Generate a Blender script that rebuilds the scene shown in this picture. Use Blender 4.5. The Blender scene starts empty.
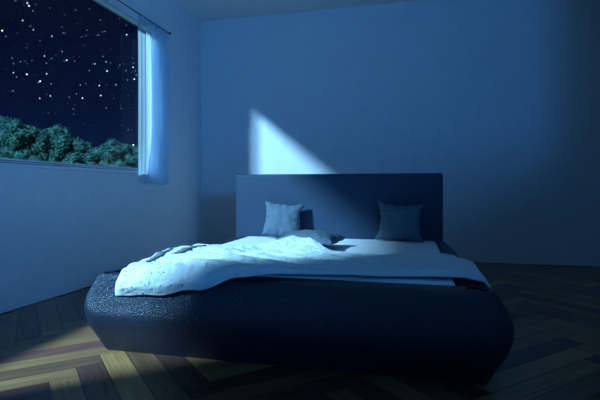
import bpy, bmesh, math, random
from mathutils import Vector, noise, Matrix
R = math.radians
col = bpy.context.scene.collection
scn = bpy.context.scene

# ------------------------------------------------------------ helpers
def link(o, parent=None):
    col.objects.link(o)
    if parent is not None: o.parent = parent
    return o
def obj(name, bm, mat, parent=None, smooth=False, loc=None, keep=False):
    me = bpy.data.meshes.new(name)
    if not keep: bmesh.ops.recalc_face_normals(bm, faces=bm.faces)
    bm.to_mesh(me); bm.free()
    if mat: me.materials.append(mat)
    if smooth: me.polygons.foreach_set('use_smooth', [True]*len(me.polygons))
    o = bpy.data.objects.new(name, me)
    if loc: o.location = loc
    return link(o, parent)
def thing(name, label, cat, loc=(0,0,0), rot=(0,0,0), group=None):
    o = bpy.data.objects.new(name, None); o.empty_display_size = .1
    link(o); o.location = loc; o.rotation_euler = rot
    return tag(o, label, cat, group)
def tag(o, label=None, cat=None, group=None, kind=None):
    if label: o['label'] = label
    if cat: o['category'] = cat
    if group: o['group'] = group
    if kind: o['kind'] = kind
    return o
def box(bm, x0, x1, y0, y1, z0, z1, bev=0, seg=2):
    r = bmesh.ops.create_cube(bm, size=1)
    vs = r['verts']
    for v in vs:
        v.co = Vector((x0 if v.co.x < 0 else x1, y0 if v.co.y < 0 else y1, z0 if v.co.z < 0 else z1))
    if bev:
        es = list({e for v in vs for e in v.link_edges})
        bmesh.ops.bevel(bm, geom=es, offset=bev, segments=seg, affect='EDGES', profile=.5)
    return bm
def tube(bm, pts, r, n=12, caps=True):
    rings = []
    pts = [Vector(p) for p in pts]
    for i, p in enumerate(pts):
        d = (pts[min(i+1, len(pts)-1)] - pts[max(i-1, 0)]).normalized()
        a = d.orthogonal().normalized() if i == 0 else (a0 - d*a0.dot(d)).normalized()
        a0 = a; b = d.cross(a)
        rr = r[i] if isinstance(r, (list, tuple)) else r
        rings.append([bm.verts.new(p + (a*math.cos(2*math.pi*k/n) + b*math.sin(2*math.pi*k/n))*rr) for k in range(n)])
    for A, B in zip(rings, rings[1:]):
        for k in range(n): bm.faces.new((A[k], A[(k+1) % n], B[(k+1) % n], B[k]))
    if caps: bm.faces.new(rings[0][::-1]); bm.faces.new(rings[-1])
def grid(bm, f, nu, nv):
    V = [[bm.verts.new(f(i/nu, j/nv)) for j in range(nv+1)] for i in range(nu+1)]
    for i in range(nu):
        for j in range(nv): bm.faces.new((V[i][j], V[i+1][j], V[i+1][j+1], V[i][j+1]))
    return V
def sm(a, b, x):
    t = min(1, max(0, (x-a)/(b-a))); return t*t*(3-2*t)
def interp(tab, x):
    if x <= tab[0][0]: return tab[0][1]
    for (a, u), (b, v) in zip(tab, tab[1:]):
        if x <= b: return u + (v-u)*sm(a, b, x)
    return tab[-1][1]

# ------------------------------------------------------------ materials
def mat(name, base, rough=.6, spec=.5, bump=None, var=None, **kw):
    m = bpy.data.materials.new(name); m.use_nodes = True
    nt = m.node_tree; b = nt.nodes['Principled BSDF']
    b.inputs['Base Color'].default_value = (*base, 1)
    b.inputs['Roughness'].default_value = rough
    b.inputs['Specular IOR Level'].default_value = spec
    tc = nt.nodes.new('ShaderNodeTexCoord')
    if bump:
        sc, strength, dist, kind = bump
        if kind == 'voronoi':
            t = nt.nodes.new('ShaderNodeTexVoronoi'); t.inputs['Scale'].default_value = sc; out = t.outputs['Distance']
        else:
            t = nt.nodes.new('ShaderNodeTexNoise'); t.inputs['Scale'].default_value = sc; t.inputs['Detail'].default_value = 4; out = t.outputs['Fac']
        nt.links.new(tc.outputs['Object'], t.inputs['Vector'])
        bp = nt.nodes.new('ShaderNodeBump'); bp.inputs['Strength'].default_value = strength; bp.inputs['Distance'].default_value = dist
        nt.links.new(out, bp.inputs['Height']); nt.links.new(bp.outputs['Normal'], b.inputs['Normal'])
    if var:
        sc, amt = var
        t = nt.nodes.new('ShaderNodeTexNoise'); t.inputs['Scale'].default_value = sc; t.inputs['Detail'].default_value = 5
        nt.links.new(tc.outputs['Object'], t.inputs['Vector'])
        r = nt.nodes.new('ShaderNodeMapRange'); r.inputs['From Min'].default_value = .3; r.inputs['From Max'].default_value = .7
        r.inputs['To Min'].default_value = 1-amt; r.inputs['To Max'].default_value = 1+amt
        nt.links.new(t.outputs['Fac'], r.inputs['Value'])
        mx = nt.nodes.new('ShaderNodeVectorMath'); mx.operation = 'SCALE'; mx.inputs[0].default_value = base
        nt.links.new(r.outputs[0], mx.inputs['Scale']); nt.links.new(mx.outputs[0], b.inputs['Base Color'])
    for k, v in kw.items(): b.inputs[k].default_value = v
    return m
M = {}
M['wall'] = mat('wall_plaster', (.62, .66, .70), .85, .2, bump=(260, .25, .002, 'noise'), var=(7, .03))
M['ceiling'] = mat('ceiling_plaster', (.84, .86, .88), .9, .2, bump=(200, .2, .002, 'noise'))
M['trim'] = mat('painted_trim', (.62, .68, .74), .4, .5)
M['frame'] = mat('dark_window_frame', (.16, .20, .26), .4, .5)
M['leather'] = mat('grained_leather', (.006, .019, .042), .35, .55, bump=(170, 1, .004, 'voronoi'))
M['headboard'] = mat('headboard_upholstery', (.013, .038, .08), .6, .3, bump=(160, .8, .003, 'noise'), var=(120, .15))
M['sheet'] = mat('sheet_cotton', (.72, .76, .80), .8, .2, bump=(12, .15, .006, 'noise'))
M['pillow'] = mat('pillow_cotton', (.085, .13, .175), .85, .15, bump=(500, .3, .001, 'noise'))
M['fold_shade'] = mat('fold_shade_grey', (.12, .16, .20), .85, .15, bump=(200, .3, .002, 'noise'))  # grey that paints shade into the blanket folds
M['rod'] = mat('dark_metal_rod', (.05, .06, .08), .35, .5, Metallic=.7)
M['bark'] = mat('bark', (.10, .08, .06), .9, .2, bump=(20, .8, .03, 'noise'))
M['lawn'] = mat('lawn', (.04, .08, .03), .95, .1, var=(3, .3))
M['house'] = mat('outer_render', (.45, .45, .45), .9, .2)

# blanket: pale wool with small moth-eaten looking specks near its left corner and along its middle
m = mat('blanket_wool', (.66, .72, .74), .9, .1, bump=(55, 1, .006, 'noise')); M['blanket'] = m
nt = m.node_tree; b = nt.nodes['Principled BSDF']
tc = nt.nodes.new('ShaderNodeTexCoord')
vo = nt.nodes.new('ShaderNodeTexVoronoi'); vo.inputs['Scale'].default_value = 34
nt.links.new(tc.outputs['Object'], vo.inputs['Vector'])
lt = nt.nodes.new('ShaderNodeMath'); lt.operation = 'LESS_THAN'; lt.inputs[1].default_value = .16
nt.links.new(vo.outputs['Distance'], lt.inputs[0])
n2 = nt.nodes.new('ShaderNodeTexNoise'); n2.inputs['Scale'].default_value = 3.2; n2.inputs['Detail'].default_value = 2
nt.links.new(tc.outputs['Object'], n2.inputs['Vector'])
sx = nt.nodes.new('ShaderNodeSeparateXYZ'); nt.links.new(tc.outputs['Object'], sx.inputs[0])
a1 = nt.nodes.new('ShaderNodeMath'); a1.operation = 'MULTIPLY_ADD'; a1.inputs[1].default_value = 2.4; a1.inputs[2].default_value = -1.2
nt.links.new(n2.outputs['Fac'], a1.inputs[0])
a2 = nt.nodes.new('ShaderNodeMath'); a2.operation = 'ADD'; nt.links.new(a1.outputs[0], a2.inputs[0]); nt.links.new(sx.outputs['X'], a2.inputs[1])
gt = nt.nodes.new('ShaderNodeMath'); gt.operation = 'LESS_THAN'; gt.inputs[1].default_value = -.42
nt.links.new(a2.outputs[0], gt.inputs[0])
mu = nt.nodes.new('ShaderNodeMath'); mu.operation = 'MULTIPLY'
nt.links.new(lt.outputs[0], mu.inputs[0]); nt.links.new(gt.outputs[0], mu.inputs[1])
mx = nt.nodes.new('ShaderNodeMix'); mx.data_type = 'RGBA'
mx.inputs['A'].default_value = (.66, .72, .74, 1); mx.inputs['B'].default_value = (.14, .18, .2, 1)
nt.links.new(mu.outputs[0], mx.inputs['Factor']); nt.links.new(mx.outputs['Result'], b.inputs['Base Color'])

# curtain: translucent cloth
m = bpy.data.materials.new('curtain_voile'); m.use_nodes = True; M['curtain'] = m
nt = m.node_tree; nt.nodes.clear()
out = nt.nodes.new('ShaderNodeOutputMaterial')
df = nt.nodes.new('ShaderNodeBsdfDiffuse'); df.inputs['Color'].default_value = (.36, .50, .70, 1)
tl = nt.nodes.new('ShaderNodeBsdfTranslucent'); tl.inputs['Color'].default_value = (.75, .92, 1, 1)
tp = nt.nodes.new('ShaderNodeBsdfTransparent')
m1 = nt.nodes.new('ShaderNodeMixShader'); m1.inputs[0].default_value = .6
m2 = nt.nodes.new('ShaderNodeMixShader'); m2.inputs[0].default_value = .33
tc = nt.nodes.new('ShaderNodeTexCoord'); no = nt.nodes.new('ShaderNodeTexNoise'); no.inputs['Scale'].default_value = 300
bp = nt.nodes.new('ShaderNodeBump'); bp.inputs['Strength'].default_value = .2; bp.inputs['Distance'].default_value = .001
nt.links.new(tc.outputs['Object'], no.inputs['Vector']); nt.links.new(no.outputs['Fac'], bp.inputs['Height'])
nt.links.new(bp.outputs['Normal'], df.inputs['Normal'])
nt.links.new(df.outputs[0], m1.inputs[1]); nt.links.new(tl.outputs[0], m1.inputs[2])
nt.links.new(m1.outputs[0], m2.inputs[1]); nt.links.new(tp.outputs[0], m2.inputs[2]); nt.links.new(m2.outputs[0], out.inputs[0])

# window glass: clear pane
m = bpy.data.materials.new('clear_glass'); m.use_nodes = True; M['glass'] = m
nt = m.node_tree; nt.nodes.clear()
out = nt.nodes.new('ShaderNodeOutputMaterial'); tp = nt.nodes.new('ShaderNodeBsdfTransparent')
gl = nt.nodes.new('ShaderNodeBsdfGlossy'); gl.inputs['Roughness'].default_value = .02
m1 = nt.nodes.new('ShaderNodeMixShader'); m1.inputs[0].default_value = .015
nt.links.new(tp.outputs[0], m1.inputs[1]); nt.links.new(gl.outputs[0], m1.inputs[2]); nt.links.new(m1.outputs[0], out.inputs[0])

# foliage
m = mat('foliage', (.10, .24, .14), .8, .1); M['leaf'] = m
nt = m.node_tree; b = nt.nodes['Principled BSDF']
ge = nt.nodes.new('ShaderNodeTexCoord'); n1 = nt.nodes.new('ShaderNodeTexNoise'); n1.inputs['Scale'].default_value = 1.6
nt.links.new(ge.outputs['Object'], n1.inputs['Vector'])
cr = nt.nodes.new('ShaderNodeValToRGB'); cr.color_ramp.elements[0].position = .35; cr.color_ramp.elements[0].color = (.05, .11, .11, 1)
cr.color_ramp.elements[1].position = .65; cr.color_ramp.elements[1].color = (.17, .27, .22, 1)
nt.links.new(n1.outputs['Fac'], cr.inputs['Fac']); nt.links.new(cr.outputs['Color'], b.inputs['Base Color'])

# parquet: colour of each plank comes from a per-face colour attribute, grain from stretched noise
m = bpy.data.materials.new('parquet'); m.use_nodes = True; M['floor'] = m
nt = m.node_tree; b = nt.nodes['Principled BSDF']
at = nt.nodes.new('ShaderNodeAttribute'); at.attribute_name = 'plank'
uv = nt.nodes.new('ShaderNodeUVMap'); uv.uv_map = 'UVMap'
mp = nt.nodes.new('ShaderNodeMapping'); mp.inputs['Scale'].default_value = (3, 60, 1)
n1 = nt.nodes.new('ShaderNodeTexNoise'); n1.inputs['Scale'].default_value = 1; n1.inputs['Detail'].default_value = 4
nt.links.new(uv.outputs[0], mp.inputs['Vector']); nt.links.new(mp.outputs[0], n1.inputs['Vector'])
r = nt.nodes.new('ShaderNodeMapRange'); r.inputs['From Min'].default_value = .3; r.inputs['From Max'].default_value = .7
r.inputs['To Min'].default_value = .72; r.inputs['To Max'].default_value = 1.2
nt.links.new(n1.outputs['Fac'], r.inputs['Value'])
sc = nt.nodes.new('ShaderNodeVectorMath'); sc.operation = 'SCALE'
nt.links.new(at.outputs['Color'], sc.inputs[0]); nt.links.new(r.outputs[0], sc.inputs['Scale'])
nt.links.new(sc.outputs[0], b.inputs['Base Color'])
b.inputs['Roughness'].default_value = .27; b.inputs['Specular IOR Level'].default_value = .35
bp = nt.nodes.new('ShaderNodeBump'); bp.inputs['Strength'].default_value = .15; bp.inputs['Distance'].default_value = .001
nt.links.new(n1.outputs['Fac'], bp.inputs['Height']); nt.links.new(bp.outputs['Normal'], b.inputs['Normal'])

# ------------------------------------------------------------ room shell
XL, XR, YB, YR, ZC = -2.70, 2.75, 5.62, -4.5, 3.06
T = .12
TL = .05
def structure(name, bm, mt, parent=None, **k):
    return tag(obj(name, bm, mt, parent, **k), kind='structure')

# herringbone floor
rnd = random.Random(7)
bm = bmesh.new(); uvl = bm.loops.layers.uv.new('UVMap'); cl = bm.loops.layers.float_color.new('plank')
W, L = .12, .84
box(bm, XL-T, XR+T, YR-T, YB+T, -.08, -.003)
for f in bm.faces:
    for lp in f.loops: lp[cl] = (.02, .014, .01, 1)
pal = [(.32, .165, .065), (.23, .12, .048), (.16, .06, .045), (.10, .042, .032), (.20, .10, .045), (.09, .04, .028), (.14, .07, .036)]
ang = R(45); ca, sa = math.cos(ang), math.sin(ang)
OX, OY = -2.05, 1.366
g = .0012
def plank(u0, v0, du, dv, along_u):
    c = [(u0+g, v0+g), (u0+du-g, v0+g), (u0+du-g, v0+dv-g), (u0+g, v0+dv-g)]
    P = [(OX + u*ca - v*sa, OY + u*sa + v*ca) for u, v in c]
    if max(p[0] for p in P) < XL-.6 or min(p[0] for p in P) > XR+.6 or max(p[1] for p in P) < YR-.6 or min(p[1] for p in P) > YB+.6: return
    P = [(min(max(x, XL-T), XR+T), min(max(y, YR-T), YB+T)) for x, y in P]
    vs = [bm.verts.new((x, y, 0)) for x, y in P]
    if (Vector(P[0])-Vector(P[1])).length < 1e-4 or (Vector(P[1])-Vector(P[2])).length < 1e-4: return
    try: f = bm.faces.new(vs)
    except ValueError: return
    base = rnd.choice(pal); k = rnd.uniform(.85, 1.15); off = rnd.uniform(0, 50)
    for lp, (u, v) in zip(f.loops, c):
        lp[cl] = (base[0]*k, base[1]*k, base[2]*k, 1)
        lp[uvl].uv = ((u, v) if along_u else (v, u)); lp[uvl].uv.x += off
n = int(L/W)
for k in range(-120, 120):
    for j in range(-20, 20):
        # classic herringbone: steps of W along the diagonal, strips repeat every 2L
        u = k*W + j*L; v = k*W - j*L
        plank(u, v, L, W, True)
        plank(u + L - W + W, v + W - L, W, L, False) if False else plank(u, v + W, W, L, False)
floor = structure('floor', bm, M['floor'], keep=True)

def wall_with_hole(name, axis, a0, a1, h0, h1, pos0, pos1, mt):
    # wall slab across 'axis' with one rectangular hole; returned as one mesh
    bm = bmesh.new()
    def b_(s0, s1, z0, z1):
        if axis == 'y': box(bm, pos0, pos1, s0, s1, z0, z1)
        else: box(bm, s0, s1, pos0, pos1, z0, z1)
    b_(a0[0], h0[0], 0, ZC); b_(h0[1], a0[1], 0, ZC)
    b_(h0[0], h0[1], 0, h1[0]); b_(h0[0], h0[1], h1[1], ZC)
    return structure(name, bm, mt)
WY0, WY1, WZ0, WZ1 = .55, 4.41, 1.05, 2.52
wall_with_hole('wall_left', 'y', (YR-T, YB), 0, (WY0, WY1), (WZ0, WZ1), XL-TL, XL, M['wall'])
bm = bmesh.new(); box(bm, XL-T, XR+T, YB, YB+T, 0, ZC); structure('wall_back', bm, M['wall'])
RX0, RX1, RZ0, RZ1 = -3.8, 1.3, 1.5, 2.9  # unseen right wall opening, added to let the fill lamp in
wall_with_hole('wall_right', 'y', (YR-T, YB), 0, (RX0, RX1), (RZ0, RZ1), XR, XR+T, M['wall'])
bm = bmesh.new(); box(bm, XL, XR, YR-T, YR, 0, ZC); structure('wall_rear', bm, M['wall'])
bm = bmesh.new(); box(bm, XL-T, XR+T, YR-T, YB+T, ZC, ZC+.2); structure('ceiling', bm, M['ceiling'])

# window 1 in the left wall: outer frame, casing, pane
def ring(bm, axis, s0, s1, z0, z1, p0, p1, w, bev=.003):
    def b_(a, b, c, d):
        if axis == 'y': box(bm, p0, p1, a, b, c, d, bev)
        else: box(bm, a, b, p0, p1, c, d, bev)
    b_(s0-w, s1+w, z1, z1+w); b_(s0-w, s1+w, z0-w, z0)
    b_(s0-w, s0, z0, z1); b_(s1, s1+w, z0, z1)
win = tag(bpy.data.objects.new('window_1', None), kind='structure'); link(win); win.location = (XL-TL, (WY0+WY1)/2, WZ0)
def wchild(name, bm, mt, w=win):
    o = obj(name, bm, mt); o.parent = w; o.matrix_parent_inverse = Matrix.Translation(-w.location); o['kind'] = 'structure'; return o
bm = bmesh.new(); ring(bm, 'y', WY0+.006, WY1-.006, WZ0+.006, WZ1-.006, XL-TL+.004, XL-TL+.02, .0055, .001)
wchild('window_frame', bm, M['frame'])
bm = bmesh.new()
for o_, w_ in ((0, .008), (.014, .008), (.028, .014)): ring(bm, 'y', WY0-o_, WY1+o_, WZ0-o_, WZ1+o_, XL, XL+.012, w_, .001)
wchild('window_casing', bm, M['trim'])
bm = bmesh.new()
for o_ in (.008, .022): ring(bm, 'y', WY0-o_, WY1+o_, WZ0-o_, WZ1+o_, XL, XL+.003, .006, 0)  # dark rings paint the shade between the casing mouldings
wchild('groove_shade', bm, M['rod'])
bm = bmesh.new(); box(bm, XL+.0005, XL+.022, WY0-.05, WY1+.05, WZ0-.052, WZ0-.037, .003); wchild('window_sill', bm, M['trim'])
bm = bmesh.new(); box(bm, XL-TL+.009, XL-TL+.014, WY0+.006, WY1-.006, WZ0+.006, WZ1-.006); wchild('pane', bm, M['glass'])

fill_win = tag(bpy.data.objects.new('added_window', None), kind='structure'); link(fill_win); fill_win.location = (XR, (RX0+RX1)/2, RZ0)  # unseen window, added for the soft blue fill light
bm = bmesh.new(); ring(bm, 'y', RX0+.03, RX1-.03, RZ0+.03, RZ1-.03, XR+.04, XR+.09, .03); wchild('window_frame', bm, M['frame'], fill_win)
bm = bmesh.new(); box(bm, XR+.06, XR+.066, RX0+.03, RX1-.03, RZ0+.03, RZ1-.03); wchild('pane', bm, M['glass'], fill_win)

# ------------------------------------------------------------ curtain and rod
RXc, RZc = XL+.07, 2.585
rod = thing('curtain_rod', 'thin dark metal curtain rod running above the large window', 'curtain rod', (RXc, 2.5, RZc))
bm = bmesh.new(); tube(bm, [(0, -2.2, 0), (0, 2.17, 0)], .006); obj('pole', bm, M['rod'], rod, True)
for yy in (-2.2, 2.17):
    bm = bmesh.new(); s = 1 if yy > 0 else -1
    tube(bm, [(0, yy, 0), (0, yy+.01*s, 0), (0, yy+.022*s, 0), (0, yy+.04*s, 0), (0, yy+.055*s, 0)], [.006, .012, .014, .009, .001])
    obj('finial', bm, M['rod'], rod, True)
for yy in (-2.12, 2.145):
    bm = bmesh.new(); tube(bm, [(-.068, yy, -.012), (-.03, yy, -.014), (0, yy, -.008)], .0045, 8)
    box(bm, -.0695, -.063, yy-.014, yy+.014, -.03, .02, .002); obj('bracket', bm, M['rod'], rod)

cur = thing('curtain', 'pale blue translucent curtain drawn to the far side of the window', 'curtain', (RXc, 4.08, RZc))
CT, CB, CW = -.012, -1.688, .54
NT = 8
def curtain_pt(u, v):
    # u across (0 near edge .. 1 far edge), v down
    z = CT + (CB-CT)*v
    us = .34 + .16*math.sin(math.pi*min(1, v*1.05)); f = sm(us, us+.12, u)                       # the near strip hangs flat, the rest falls in pleats
    amp = .014 + .028*sm(0, .2, v)
    ph = u*NT*2*math.pi + 1.2*math.sin(v*3.1)*f
    x = amp*math.sin(ph)*(.03+.97*f)*1.35 - .008*(1-f) + .010*noise.noise(Vector((u*5, v*2.5, 1)))*v
    x += .012*math.exp(-((u-.62-.16*(v-.75))/.05)**2)*sm(.5, .7, v)
    y = CW*u + .008*math.sin(ph+1)*sm(0, .3, v)*f
    y += .018*math.sin(v*math.pi)*(u-.5)*-1 + .012*sm(.85, 1, v)*(u-.5)
    z += (.010*math.sin(u*13+1) + .006*math.sin(u*37))*sm(.9, 1, v)
    return Vector((x, y, z))
bm = bmesh.new(); grid(bm, curtain_pt, 168, 90)
c0 = obj('cloth_panel', bm, M['curtain'], cur, True)
for k in range(6):
    u = (k+.5)/6
    bm = bmesh.new()
    pts = []
    # tab loop: flat band over the rod
    wdt = .024; y0 = CW*u
    prof = [(-.013, -.06), (-.012, -.02), (-.0105, .0), (-.008, .008), (0, .0115), (.008, .008), (.0105, 0), (.012, -.02), (.013, -.06)]
    A = [bm.verts.new((x, y0-wdt/2, z)) for x, z in prof]; B = [bm.verts.new((x, y0+wdt/2, z)) for x, z in prof]
    for i in range(len(prof)-1): bm.faces.new((A[i], A[i+1], B[i+1], B[i]))
    o = obj('tab', bm, M['curtain'], cur, True); md = o.modifiers.new('s', 'SOLIDIFY'); md.thickness = .0015

# ------------------------------------------------------------ bed
BX, HWR, HWB = -.622, .975, .90          # centre and half width at the rim
YF, YH = 2.09, 4.00            # front rim, headboard front
RH = .405
bed = thing('bed', 'dark leather double bed with bulging padded frame and tall headboard standing on parquet', 'bed', (BX, 3.0, 0))
bl = Vector((BX, 3.0, 0))
# profile: (outward offset from the rim line, height)
prof = [(-.06, 0.0), (-.03, .0), (-.02, .012), (.012, .07), (.050, .13), (.074, .19), (.080, .24), (.070, .29), (.046, .335), (.020, .378), (.002, .398), (-.018, RH), (-.115, RH), (-.135, RH-.006), (-.145, RH-.025), (-.145, .1), (-.145, 0)]
rc = .055   # corner softness in plan (chamfer)
def plan():
    P = []  # (x, y, nx, ny)
    y0 = YH + .02
    for t in (0, .25, .5, .75): P.append((BX-(HWB+(HWR-HWB)*t), y0 + (YF+rc-y0)*t, -1, 0, 'side_rail'))
    cxl, cy = BX-HWR+rc, YF+rc
    P.append((BX-HWR, YF+rc, -1, 0, 'side_rail'))
    for a in (22.5, 45, 67.5, 90):
        P.append((cxl-rc*math.cos(R(a)), cy-rc*math.sin(R(a)), -math.cos(R(a)), -math.sin(R(a)), 'front_rail'))
    cxr = BX+HWR-rc
    for t in (.25, .5, .75): P.append((cxl+(cxr-cxl)*t, YF, 0, -1, 'front_rail'))
    for a in (90, 67.5, 45, 22.5, 0):
        P.append((cxr+rc*math.cos(R(a)), cy-rc*math.sin(R(a)), math.cos(R(a)), -math.sin(R(a)), 'front_rail'))
    for t in (.25, .5, .75, 1): P.append((BX+HWR+(HWB-HWR)*t, YF+rc+(y0-YF-rc)*t, 1, 0, 'side_rail'))
    return P
P = plan()
i_l = 4; i_r = len(P)-5
def sweep(name, i0, i1):
    bm = bmesh.new(); rows = []
    for i in range(i0, i1+1):
        x, y, nx, ny, _ = P[i]
        nar = max(0, HWR-abs(x-BX)) if abs(nx) > .99 else 0      # the rails narrow towards the headboard
        rows.append([bm.verts.new(Vector((x+nx*(o if o > -.1 else o+nar), y+ny*o, z))-bl) for o, z in prof])
    m_ = len(prof)
    for A, B in zip(rows, rows[1:]):
        for k in range(m_): bm.faces.new((A[k], B[k], B[(k+1) % m_], A[(k+1) % m_]))
    bm.faces.new(rows[0]); bm.faces.new(rows[-1][::-1])
    o = obj(name, bm, M['leather'], bed, True)
    o.data.set_sharp_from_angle(angle=R(38)); return o
sweep('side_rail', 0, i_l); sweep('front_rail', i_l, i_r); sweep('side_rail', i_r, len(P)-1)
# headboard
bm = bmesh.new(); box(bm, -1.573-BX, .262-BX, YH-3, YH+.12-3, 0, .975, .022, 4)
o = obj('headboard', bm, M['headboard'], bed, True); o.data.set_sharp_from_angle(angle=R(40)); md = o.modifiers.new('n', 'WEIGHTED_NORMAL'); md.keep_sharp = True
# slatted base under the mattress
bm = bmesh.new(); box(bm, -.80, .80, YF+.11-3, YH-3-.01, .06, .12, .005); obj('mattress_base', bm, M['leather'], bed)

# mattress
MZ = .412
MX0, MX1, MY0, MY1 = BX-.829, BX+.829, YF+.10, YH-.012
mt = thing('mattress', 'white sheeted mattress lying inside the dark padded bed frame', 'mattress', (BX, (MY0+MY1)/2, .121))
bm = bmesh.new(); box(bm, MX0-BX, MX1-BX, MY0+.047-(MY0+MY1)/2, (MY1-MY0)/2, 0, MZ-.121, .03, 4)
o = obj('mattress_core', bm, M['sheet'], mt, True); o.data.set_sharp_from_angle(angle=R(60)); md = o.modifiers.new('n', 'WEIGHTED_NORMAL'); md.keep_sharp = True

# ------------------------------------------------------------ blanket
def fold_noise(x, y):
    v = .5*noise.noise(Vector((x*3.2, y*5.5, .3))) + .28*noise.noise(Vector((x*8, y*13, 4))) + .16*noise.noise(Vector((x*20, y*26, 9))) + .10*noise.noise(Vector((x*45, y*50, 2)))
    return v
YD = 2.10
front_s = [(-1.46, -.125), (-1.2, -.112), (-1.0, -.075), (-.8, -.01), (-.5, .085), (-.2, .13), (.05, .165), (.23, .175), (.36, .15)]
back_y = [(-1.46, 2.45), (-1.40, 2.68), (-1.25, 2.82), (-1.08, 2.92), (-.92, 3.06), (-.80, 3.17), (-.66, 3.14), (-.48, 2.96), (-.25, 2.92), (.1, 3.0), (.22, 3.0), (.38, 2.65)]
def blanket_pt(u, v):
    p = -1.435 + (.395+1.435)*u                      # lateral run, may go over the right rail
    s0 = interp(front_s, p); yb = interp(back_y, p)
    s0 += .006*noise.noise(Vector((p*7, 0, 5)));  yb += .03*noise.noise(Vector((p*6, 3, 5)))
    s = s0 + (yb-YD-s0)*v
    top = MZ + .012
    lift = .014 + .014*sm(-.4, -1.1, p) + (.028+.008*sm(-.4, -1.1, p))*(.35+fold_noise(p, s))
    # puffed-up heap towards the left front corner
    lift += .030*math.exp(-((p+1.32)/.22)**2 - ((s-.50)/.28)**2) + .02*math.exp(-((p+1.0)/.4)**2 - ((s-.25)/.2)**2)
    # long soft wrinkles running across the bed near the front
    lift += .008*math.sin(s*38 + 3.5*noise.noise(Vector((p*1.6, s*2, 0))) + p*2)*sm(.7, .1, s)*sm(-1.3, -.9, p)
    # draped over the pillow
    lift += .066*math.exp(-((p+.76)/.19)**2 - ((s-1.02)/.15)**2)
    rad = (p+.76, s-1.16); an = math.atan2(rad[1], rad[0]); rr = math.hypot(*rad)
    lift += .008*math.cos(an*7+1)*sm(.04, .12, rr)*sm(.5, .2, rr)
    # edges thin down to the surface below
    eb = sm(0, .05, (1-v)*(yb-YD-s0)); ef = sm(0, .035, v*(yb-YD-s0)); el = sm(0, .025, u); er = sm(0, .03, 1-u)
    lift = max(.008, lift)
    lift = .008 + (lift-.008)*min(1, .15+.85*eb)*min(1, .12+.88*ef)*min(1, .2+.8*el)*min(1, .15+.85*er)
    x, y, z = p, YD+s, top + lift
    # over the front rim and down the bulging front
    if s < .03:
        d = .03 - s
        k = sm(0, .08, d)
        y = YD + .03 - .085*math.sin(min(1, d/.10)*math.pi/2) - lift*.7*k
        z = top + lift*(1-k*.5) - .93*max(0, d-.03)*sm(.0, .06, d)
        y -= .015*sm(.05, .14, d)
    # over the right rail
    lim = .20
    if p > lim:
        d = p - lim
        x = lim + .9*d
        z -= .10*max(0, d-.05) + 1.0*max(0, d-.145)
    return Vector((x, y, z))
NU, NV = 260, 150
bm = bmesh.new(); grid(bm, blanket_pt, NU, NV)
c = Vector((BX, 2.7, MZ))
for v in bm.verts: v.co -= c
bla = obj('blanket', bm, M['blanket'], None, True, c)
tag(bla, 'crumpled pale wool blanket spread across the foot half of the bed', 'blanket')
md = bla.modifiers.new('s', 'SOLIDIFY'); md.thickness = .007; md.offset = -1
# grey slivers laid on top, painting the shade of folds at the left
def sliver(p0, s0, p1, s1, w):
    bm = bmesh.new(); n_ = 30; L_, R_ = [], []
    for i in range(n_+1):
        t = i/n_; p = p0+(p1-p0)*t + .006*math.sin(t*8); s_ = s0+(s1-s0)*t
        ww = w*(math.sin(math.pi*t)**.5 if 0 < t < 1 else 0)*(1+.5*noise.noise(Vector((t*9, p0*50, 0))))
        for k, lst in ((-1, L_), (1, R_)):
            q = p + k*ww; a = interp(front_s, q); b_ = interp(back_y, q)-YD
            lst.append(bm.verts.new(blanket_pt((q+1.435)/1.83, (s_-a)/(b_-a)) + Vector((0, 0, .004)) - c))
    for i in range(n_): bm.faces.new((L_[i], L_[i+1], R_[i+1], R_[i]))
    o = obj('fold_shade_sliver', bm, M['fold_shade'], bla, True); o['label'] = 'dark grey sliver painting the shade of a fold'
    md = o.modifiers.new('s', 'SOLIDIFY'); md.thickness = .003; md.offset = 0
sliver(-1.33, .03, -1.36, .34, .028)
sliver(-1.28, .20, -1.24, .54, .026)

# ------------------------------------------------------------ pillows
def pillow_mesh(w, h, t, seed, ear=.13, N=48):
    bm = bmesh.new()
    def surf(sg):
        def f(u, v):
            a, b_ = 2*u-1, 2*v-1
            # sides pull inwards between the pointed corners
            ex = 1 - ear*(1-abs(b_)**2.2)*1.0; ez = 1 - ear*(1-abs(a)**2.2)*(1 if b_ > 0 else .3)
            x = a*w/2*ex; z = b_*h/2*ez
            pr = max(0, (1-abs(a)**2.6)*(1-abs(b_)**2.6))**.5
            wr = noise.noise(Vector((a*3+seed, b_*3, sg))) * .006*pr
            edge = max(abs(a), abs(b_))
            puck = .008*noise.noise(Vector(((a if abs(b_) > abs(a) else b_)*6, seed, sg)))*2*sm(.55, .9, edge)*sm(1, .93, edge)
            rip = .012*noise.noise(Vector(((a if abs(b_) > abs(a) else b_)*5, seed*2, a+b_)))*sm(.9, 1, edge)
            return Vector((x + (rip if abs(a) >= abs(b_) else 0), sg*(t/2*pr + wr + puck*.8), z + (rip if abs(b_) > abs(a) else 0)))
        return f
    grid(bm, surf(-1), N, N); grid(bm, surf(1), N, N)
    bmesh.ops.remove_doubles(bm, verts=bm.verts, dist=.0006)
    return bm
def pillow(label, loc, rot, w, h, t, seed, group=None, ear=.19):
    o = obj('pillow', pillow_mesh(w, h, t, seed, ear), M['pillow'], None, True, loc)
    o.rotation_euler = rot
    mw = [Matrix.LocRotScale(Vector(loc), o.rotation_euler, None) @ v.co for v in o.data.vertices]
    dz = MZ + .0005 - min(p.z for p in mw) ; dy = min(0, YH - .003 - max(p.y for p in mw))
    o.location = (loc[0], loc[1] + dy, loc[2] + dz)
    tag(o, label, 'pillow', group); return o
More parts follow.
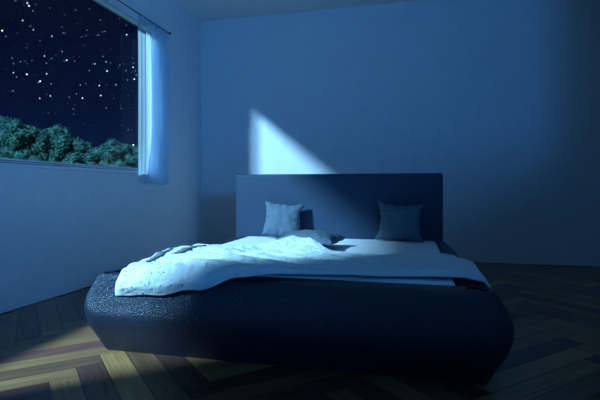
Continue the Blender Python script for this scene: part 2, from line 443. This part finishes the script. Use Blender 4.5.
pillow('small grey blue square pillow leaning on the moonlit left half of the headboard', (-1.085, 3.875, MZ+.168), (R(-14), R(4), R(6)), .37, .315, .15, 1.3)
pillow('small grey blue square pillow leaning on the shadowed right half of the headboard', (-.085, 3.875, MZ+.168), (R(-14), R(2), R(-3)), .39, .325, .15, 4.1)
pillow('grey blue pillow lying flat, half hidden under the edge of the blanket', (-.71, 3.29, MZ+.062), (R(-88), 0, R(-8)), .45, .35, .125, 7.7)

# ------------------------------------------------------------ outside: ground and trees
GZ = -.4
bm = bmesh.new(); box(bm, -160, 60, -60, 160, GZ-.4, GZ); structure('ground', bm, M['lawn'])
bm = bmesh.new(); box(bm, XL-T, XR+T, YR-T, YB+T, GZ, -.081); structure('house_plinth', bm, M['house'])
def crown_bm(seed, rx, rz):
    rd = random.Random(seed); bm = bmesh.new()
    blobs = []
    for i in range(34):
        a = rd.uniform(0, 2*math.pi); zz = rd.uniform(-.75, 1); q = math.sqrt(max(0, 1-zz*zz*.85))*rd.uniform(.45, .95)
        blobs.append((Vector((math.cos(a)*q*rx, math.sin(a)*q*rx, zz*rz)), rd.uniform(.26, .44)*rx))
    blobs.append((Vector((0, 0, 0)), rx*.7))
    for cpos, r_ in blobs:
        res = bmesh.ops.create_icosphere(bm, subdivisions=2, radius=r_*.82)
        for v in res['verts']:
            d = v.co.normalized(); v.co = v.co*(1+.22*noise.noise(d*3+cpos)) + cpos
        for _ in range(110):
            d = Vector((rd.gauss(0, 1), rd.gauss(0, 1), rd.gauss(0, 1))).normalized()
            p = cpos + d*r_*rd.uniform(.85, 1.12)
            a = Vector((rd.gauss(0, 1), rd.gauss(0, 1), rd.gauss(0, 1))).normalized(); b_ = a.cross(d).normalized(); s_ = rd.uniform(.09, .19)
            vs = [bm.verts.new(p + a*s_), bm.verts.new(p + b_*s_*.6), bm.verts.new(p - a*s_), bm.verts.new(p - b_*s_*.6)]
            bm.faces.new(vs)
    return bm
def make_tree(seed):
    t = thing('tree', 'x', 'tree', (0, 0, GZ), group='trees beyond the window')
    H = 6.3
    bm = bmesh.new(); tube(bm, [(0, 0, 0), (.05, 0, 1.5), (0, .08, 3), (.05, 0, 4.6)], [.24, .18, .15, .08], 9)
    for a in (0, 2.1, 4.2):
        tube(bm, [(0, .04, 2.4), (.6*math.cos(a), .6*math.sin(a), 3.5), (1.1*math.cos(a), 1.1*math.sin(a), 4.5)], [.10, .07, .03], 7)
    obj('trunk', bm, M['bark'], t, True)
    bm = crown_bm(seed, 1.75, 2.5)
    o = obj('crown', bm, M['leaf'], t, keep=True); o.location = (0, 0, 4.1)
    return t
protos = [make_tree(s_) for s_ in (3, 8, 15, 21)]
def dup(root):
    r_ = root.copy(); col.objects.link(r_)
    for ch in list(root.children):
        c_ = ch.copy(); col.objects.link(c_); c_.parent = r_
    return r_
F, YAW = 461., R(13.5)
def ground_xy(px, dist):      # a spot on the ground seen in that direction from the room
    a = (px-300)/F
    return (math.cos(YAW)*a - math.sin(YAW))*dist, (math.sin(YAW)*a + math.cos(YAW))*dist
# bearing, distance, height of the top above eye level in degrees-like units
tops = [(-30, 66), (-21, 69), (-12, 70), (-3, 68), (5, 66), (13, 63), (21, 62), (29, 58), (37, 54), (45, 58), (53, 58), (61, 56), (69, 50), (77, 46), (85, 42), (93, 41), (101, 40), (109, 42), (117, 44), (125, 38), (133, 39), (141, 42), (149, 40), (157, 38)]
spots = [(px, (39, 51, 63, 45, 57, 69)[i % 6], hp - (0, 0, 0, 5, 0, 0)[i % 6]) for i, (px, hp) in enumerate(tops)]
rd = random.Random(5)
first = [True]*4
ntree = len(spots)
for i, (px, d, hp) in enumerate(spots):
    k = i % 4
    t = protos[k] if first[k] else dup(protos[k]); first[k] = False
    x, y = ground_xy(px, d); H = hp/F*d + .85 - GZ
    t.location = (x, y, GZ); s_ = H/6.7
    t.scale = (rd.uniform(.85, 1.0), rd.uniform(.85, 1.0), s_); t.rotation_euler = (0, 0, rd.uniform(0, 6.28))
    near = i % 6 in (0, 3)
    t['label'] = 'bushy green tree in the near rows of the treeline outside the window' if near else 'bushy green tree behind others in the treeline outside the window'
    t['group'] = 'near trees outside the window' if near else 'far trees outside the window'

# ------------------------------------------------------------ light
def look(o, target):
    d = Vector(target) - o.location; o.rotation_euler = d.to_track_quat('-Z', 'Y').to_euler()
def light(name, kind, loc, target, energy, color, **k):
    l = bpy.data.lights.new(name, kind); l.energy = energy; l.color = color
    for a, v in k.items(): setattr(l, a, v)
    o = bpy.data.objects.new(name, l); col.objects.link(o); o.location = loc; look(o, target); return o
light('moon_lamp', 'SPOT', (-5.76, -2.25, 5.15), (-1.6, 3.2, .8), 9200, (.33, .69, .98), spot_size=R(75), spot_blend=.3, shadow_soft_size=.24)
light('blue_fill_lamp', 'AREA', (4.3, -4.5, 2.0), (-2.7, .2, 2.6), 156, (.068, .37, 1.08), shape='RECTANGLE', size=.85, size_y=.9, spread=R(112))  # added fill lamp outside the unseen window, gives the blue ambient light
light('tree_fill_sun', 'SUN', (0, -20, 16), (0, 5, 0), 4.0, (.20, .70, 1.0), angle=R(1))  # second moon added just to light the trees, aimed past the windows

# world: dark night sky with stars
w = bpy.data.worlds.new('night'); scn.world = w; w.use_nodes = True
nt = w.node_tree; nt.nodes.clear()
out = nt.nodes.new('ShaderNodeOutputWorld'); bg = nt.nodes.new('ShaderNodeBackground'); nt.links.new(bg.outputs[0], out.inputs[0])
tc = nt.nodes.new('ShaderNodeTexCoord')
def math_(op, a=None, b=None):
    n_ = nt.nodes.new('ShaderNodeMath'); n_.operation = op
    for i, q in enumerate((a, b)):
        if q is None: continue
        if isinstance(q, (int, float)): n_.inputs[i].default_value = q
        else: nt.links.new(q, n_.inputs[i])
    return n_.outputs[0]
def stars(scale, rad, seed, lo, hi):
    mp = nt.nodes.new('ShaderNodeMapping'); mp.inputs['Location'].default_value = (seed, seed*.7, seed*1.3)
    nt.links.new(tc.outputs['Generated'], mp.inputs['Vector'])
    v = nt.nodes.new('ShaderNodeTexVoronoi'); v.inputs['Scale'].default_value = scale; nt.links.new(mp.outputs[0], v.inputs['Vector'])
    d = math_('LESS_THAN', v.outputs['Distance'], rad)
    sp = nt.nodes.new('ShaderNodeSeparateColor'); nt.links.new(v.outputs['Color'], sp.inputs[0])
    r_ = nt.nodes.new('ShaderNodeMapRange'); nt.links.new(sp.outputs[0], r_.inputs['Value'])
    r_.inputs['From Min'].default_value = lo; r_.inputs['From Max'].default_value = 1; r_.inputs['To Min'].default_value = 0; r_.inputs['To Max'].default_value = hi
    return math_('MULTIPLY', d, math_('POWER', r_.outputs[0], 1.6))
s1 = stars(74, .082, 2.1, .25, 2.4); s2 = stars(130, .13, 5.3, .3, .7)
tot = math_('ADD', s1, s2)
sp = nt.nodes.new('ShaderNodeSeparateXYZ'); nt.links.new(tc.outputs['Generated'], sp.inputs[0])
cr = nt.nodes.new('ShaderNodeValToRGB'); nt.links.new(sp.outputs['Z'], cr.inputs['Fac'])
e = cr.color_ramp.elements; e[0].position = 0; e[0].color = (.002, .009, .045, 1); e[1].position = .4; e[1].color = (.001, .002, .011, 1)
ne = cr.color_ramp.elements.new(.2); ne.color = (.0013, .004, .022, 1)
vm = nt.nodes.new('ShaderNodeVectorMath'); vm.operation = 'SCALE'; vm.inputs[0].default_value = (.75, .88, 1.0); nt.links.new(tot, vm.inputs['Scale'])
ad = nt.nodes.new('ShaderNodeVectorMath'); ad.operation = 'ADD'; nt.links.new(vm.outputs[0], ad.inputs[0]); nt.links.new(cr.outputs['Color'], ad.inputs[1])
nt.links.new(ad.outputs[0], bg.inputs['Color'])

# ------------------------------------------------------------ camera
cam = bpy.data.cameras.new('camera'); co = bpy.data.objects.new('camera', cam); col.objects.link(co)
cam.sensor_width = 36; cam.lens = F/600*36; cam.shift_y = -12/600
co.location = (0, 0, .85); co.rotation_euler = (R(90), 0, YAW)
cam.clip_start = .05; cam.clip_end = 400
scn.camera = co
vs = scn.view_settings; vs.view_transform = 'Standard'; vs.look = 'None'; vs.exposure = 0; vs.gamma = 1; vs.use_curve_mapping = False
